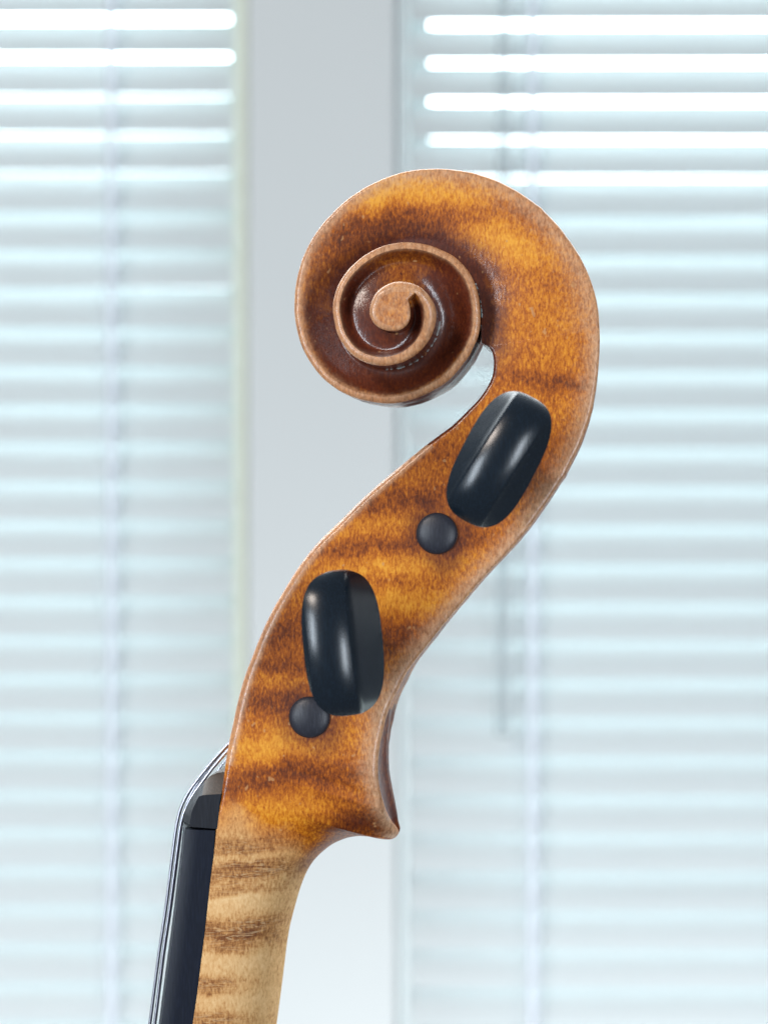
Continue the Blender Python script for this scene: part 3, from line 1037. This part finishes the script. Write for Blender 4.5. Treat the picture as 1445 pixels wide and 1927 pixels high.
def bz(py, y=YB): return -(py - CY) * S * (y + D) / D


def make_slat_mat():
    m = bpy.data.materials.new("white_blind_slat")
    m.use_nodes = True
    nt = m.node_tree
    for n in list(nt.nodes): nt.nodes.remove(n)
    out = N(nt, "ShaderNodeOutputMaterial")
    tc = N(nt, "ShaderNodeTexCoord").outputs["Object"]
    nz = noise(nt, mapping(nt, tc, (3, 20, 20)), 1.0, 3, 0.6)
    c = mix_col(nt, nz, (0.77, 0.80, 0.80), (0.72, 0.755, 0.755))
    df = N(nt, "ShaderNodeBsdfPrincipled")
    L(nt, c, df.inputs["Base Color"]); df.inputs["Roughness"].default_value = 0.45
    tl = N(nt, "ShaderNodeBsdfTranslucent")
    tl.inputs[0].default_value = (0.87, 0.895, 0.91, 1)
    mx = N(nt, "ShaderNodeMixShader"); mx.inputs[0].default_value = 0.20
    L(nt, df.outputs[0], mx.inputs[1]); L(nt, tl.outputs[0], mx.inputs[2])
    L(nt, mx.outputs[0], out.inputs[0])
    return m


def make_sheer(name, col, tr):
    m = bpy.data.materials.new(name)
    m.use_nodes = True
    nt = m.node_tree
    for n in list(nt.nodes): nt.nodes.remove(n)
    out = N(nt, "ShaderNodeOutputMaterial")
    df = N(nt, "ShaderNodeBsdfPrincipled")
    df.inputs["Base Color"].default_value = (*col, 1); df.inputs["Roughness"].default_value = 0.3
    tp_ = N(nt, "ShaderNodeBsdfTransparent")
    mx = N(nt, "ShaderNodeMixShader"); mx.inputs[0].default_value = tr
    L(nt, df.outputs[0], mx.inputs[1]); L(nt, tp_.outputs[0], mx.inputs[2])
    L(nt, mx.outputs[0], out.inputs[0])
    return m


def make_glass():
    m = bpy.data.materials.new("window_glass")
    m.use_nodes = True
    nt = m.node_tree
    for n in list(nt.nodes): nt.nodes.remove(n)
    out = N(nt, "ShaderNodeOutputMaterial")
    gl = N(nt, "ShaderNodeBsdfGlossy"); gl.inputs["Roughness"].default_value = 0.02
    tp_ = N(nt, "ShaderNodeBsdfTransparent"); tp_.inputs[0].default_value = (0.92, 0.965, 0.975, 1)
    fr = N(nt, "ShaderNodeFresnel"); fr.inputs[0].default_value = 1.45
    mx = N(nt, "ShaderNodeMixShader")
    L(nt, fr.outputs[0], mx.inputs[0]); L(nt, tp_.outputs[0], mx.inputs[1]); L(nt, gl.outputs[0], mx.inputs[2])
    L(nt, mx.outputs[0], out.inputs[0])
    return m


SLAT = make_slat_mat()
CORD = make_sheer("white_ladder_tape", (0.80, 0.84, 0.92), 0.55)
RODM = make_sheer("sheer_grey_rod", (0.30, 0.37, 0.40), 0.72)
GLASS = make_glass()
WALL = make_plain("white_painted_wall", (0.68, 0.715, 0.712), 0.6, 0, 0.04, 6)
JAMB = make_plain("cream_window_trim", (0.78, 0.82, 0.70), 0.4, 0, 0.04, 6)
TRIM = make_plain("white_window_frame", (0.80, 0.86, 0.86), 0.4, 0, 0.04, 6)

skm = bpy.data.materials.new("bright_overcast_sky")
skm.use_nodes = True
nt = skm.node_tree
for n in list(nt.nodes): nt.nodes.remove(n)
em = N(nt, "ShaderNodeEmission"); em.inputs[0].default_value = (0.885, 0.965, 1.0, 1); em.inputs[1].default_value = 14.0
L(nt, em.outputs[0], N(nt, "ShaderNodeOutputMaterial").inputs[0])
sv_, sf_ = [], []
for t in np.linspace(0, 1, 13):
    an = t * R(84)
    for x in (-4, 4): sv_.append((x, 1.15 + 2.4 * math.cos(an), 0.30 + 2.9 * math.sin(an)))
for i in range(12): sf_.append((2 * i, 2 * i + 1, 2 * i + 3, 2 * i + 2))
sky = mesh_obj("sky", sv_, sf_, skm, None, False)
set_tag(sky, "bright pale daylight sky outside the windows", kind="structure")
OUTW = make_plain("pale_outdoor_ground", (0.70, 0.76, 0.74), 0.8, 0, 0.15, 1.5)
yard = mesh_obj("ground", [(-4, 1.1, -1.6), (4, 1.1, -1.6), (4, 3.6, -1.6), (-4, 3.6, -1.6), (-4, 3.58, 0.32), (4, 3.58, 0.32)], [(0, 1, 2, 3), (3, 2, 5, 4)], OUTW, None, False)
set_tag(yard, "pale bright yard and slope outside the windows", kind="structure")

ZT, ZB = 0.46, -0.46
XL0, XR1 = -0.62, 0.62
# wall: pier between the windows, head and sill bands out of view
pier = box("wall", bx(468), bx(746), YB - 0.012, YB + 0.11, ZB, ZT, WALL, None, 0.002)
set_tag(pier, kind="structure")
set_tag(box("wall", XL0 - 0.3, XR1 + 0.3, YB - 0.012, YB + 0.11, ZT, ZT + 0.35, WALL), kind="structure")
set_tag(box("wall", XL0 - 0.3, XR1 + 0.3, YB - 0.012, YB + 0.11, ZB - 0.35, ZB, WALL), kind="structure")
set_tag(box("wall", XL0 - 0.3, XL0, YB - 0.012, YB + 0.11, ZB, ZT, WALL), kind="structure")
set_tag(box("wall", XR1, XR1 + 0.3, YB - 0.012, YB + 0.11, ZB, ZT, WALL), kind="structure")


def window(x0, x1, jx0, jx1, sx0, sx1, jm, label):
    w = empty("window", ((x0 + x1) / 2, YB + 0.08, ZB))
    set_tag(w, label, "window", "windows behind the violin")
    o = w.location
    box("jamb", jx0, jx1, YB - 0.004, YB + 0.10, ZB, ZT, jm, w, 0.0012, o)
    box("frame", sx0, sx1, YB + 0.03, YB + 0.10, ZB, ZT, TRIM, w, 0.002, o)
    a, b_ = (x0, sx0) if sx0 > x0 + 0.1 else (sx1, x1)
    box("pane", a, b_, YB + 0.075, YB + 0.078, ZB, ZT, GLASS, w, 0, o)
    return w


window(XL0, bx(468), bx(442), bx(468) - 0.0005, bx(424), bx(442) - 0.0004, JAMB, "left window with cream trim behind the neck side of the violin")
window(bx(746), XR1, bx(746) + 0.0005, bx(768), bx(768) + 0.0004, bx(812), TRIM, "right window with white trim behind the pegs")


def slat_mesh(length):
    Wd, crown, th = 0.025, 0.0021, 0.00025
    n = 10
    vs, fs = [], []
    top = []
    for i in range(n + 1):
        t = -1 + 2 * i / n
        y = t * Wd / 2
        z = crown * (1 - t * t)
        top.append((y, z))
    for x in (0, length):
        for y, z in top: vs.append((x, y, z + th / 2))
        for y, z in reversed(top): vs.append((x, y, z - th / 2))
    m = 2 * (n + 1)
    for j in range(m):
        j2 = (j + 1) % m
        fs.append((j, j2, m + j2, m + j))
    fs.append(tuple(reversed(range(m)))); fs.append(tuple(range(m, 2 * m)))
    return vs, fs


PITCH = 72.2 * SB


def blind(label, x0, x1, first_py, open_n, cord_px, rod_px, phase):
    b = empty("venetian_blind", ((x0 + x1) / 2, YB, ZB + 0.02))
    set_tag(b, label, "blind", "white venetian blinds")
    o = b.location
    vs, fs = slat_mesh(x1 - x0)
    proto = mesh_obj("slat", vs, fs, SLAT, b)
    proto.data.set_sharp_from_angle(angle=R(40))
    n_up = int((ZT - 0.03 - bz(first_py)) / PITCH)
    k = -n_up
    i = 0
    while True:
        z = bz(first_py) - k * PITCH
        if z < ZB + 0.02: break
        s = proto if i == 0 else proto.copy()
        if i: C.objects.link(s)
        s.parent = b
        tilt = 62.0
        if k < open_n: tilt = 56.5 + (k if k > 0 else 0) * 0.9
        elif k == open_n: tilt = 62.0 if open_n == 1 else 60.0
        tilt += random.uniform(-1.1, 1.1) + 0.12 * max(0, k - 8)
        s.location = (x0 - o.x, YB - o.y, z - o.z + random.uniform(-0.0002, 0.0002))
        s.rotation_euler = (R(tilt), R(random.uniform(-0.05, 0.05)), 0)
        i += 1; k += 1
    cw = 0.0024
    cx = bx(cord_px, YB - 0.014)
    box("ladder_tape", cx - cw, cx + cw, YB - 0.0142, YB - 0.0138, ZB + 0.02, ZT, CORD, b, 0, o)
    if rod_px:
        (wx0, wz0), (wx1, wz1) = rod_px
        a_ = Vector((bx(wx0, YB - 0.022), YB - 0.022, bz(wz0, YB - 0.022))); c_ = Vector((bx(wx1, YB - 0.022), YB - 0.022, bz(wz1, YB - 0.022)))
        pts = [np.array(a_.lerp(c_, t) - Vector(o)) for t in np.linspace(0, 1, 6)]
        tube("stand_in_rod", pts, 0.0034, RODM, b, 6)  # added rod standing in for a dim upright behind the slats
    return b


blind("white venetian blind covering the left window, beside the strings", XL0 + 0.01, bx(440), 73, 1, 210, None, 0)
blind("white venetian blind covering the right window, with a stand-in rod for a dim upright line", bx(770), XR1 - 0.01, 83, 3, 1002, ((948, -330), (945, 1385)), 1)
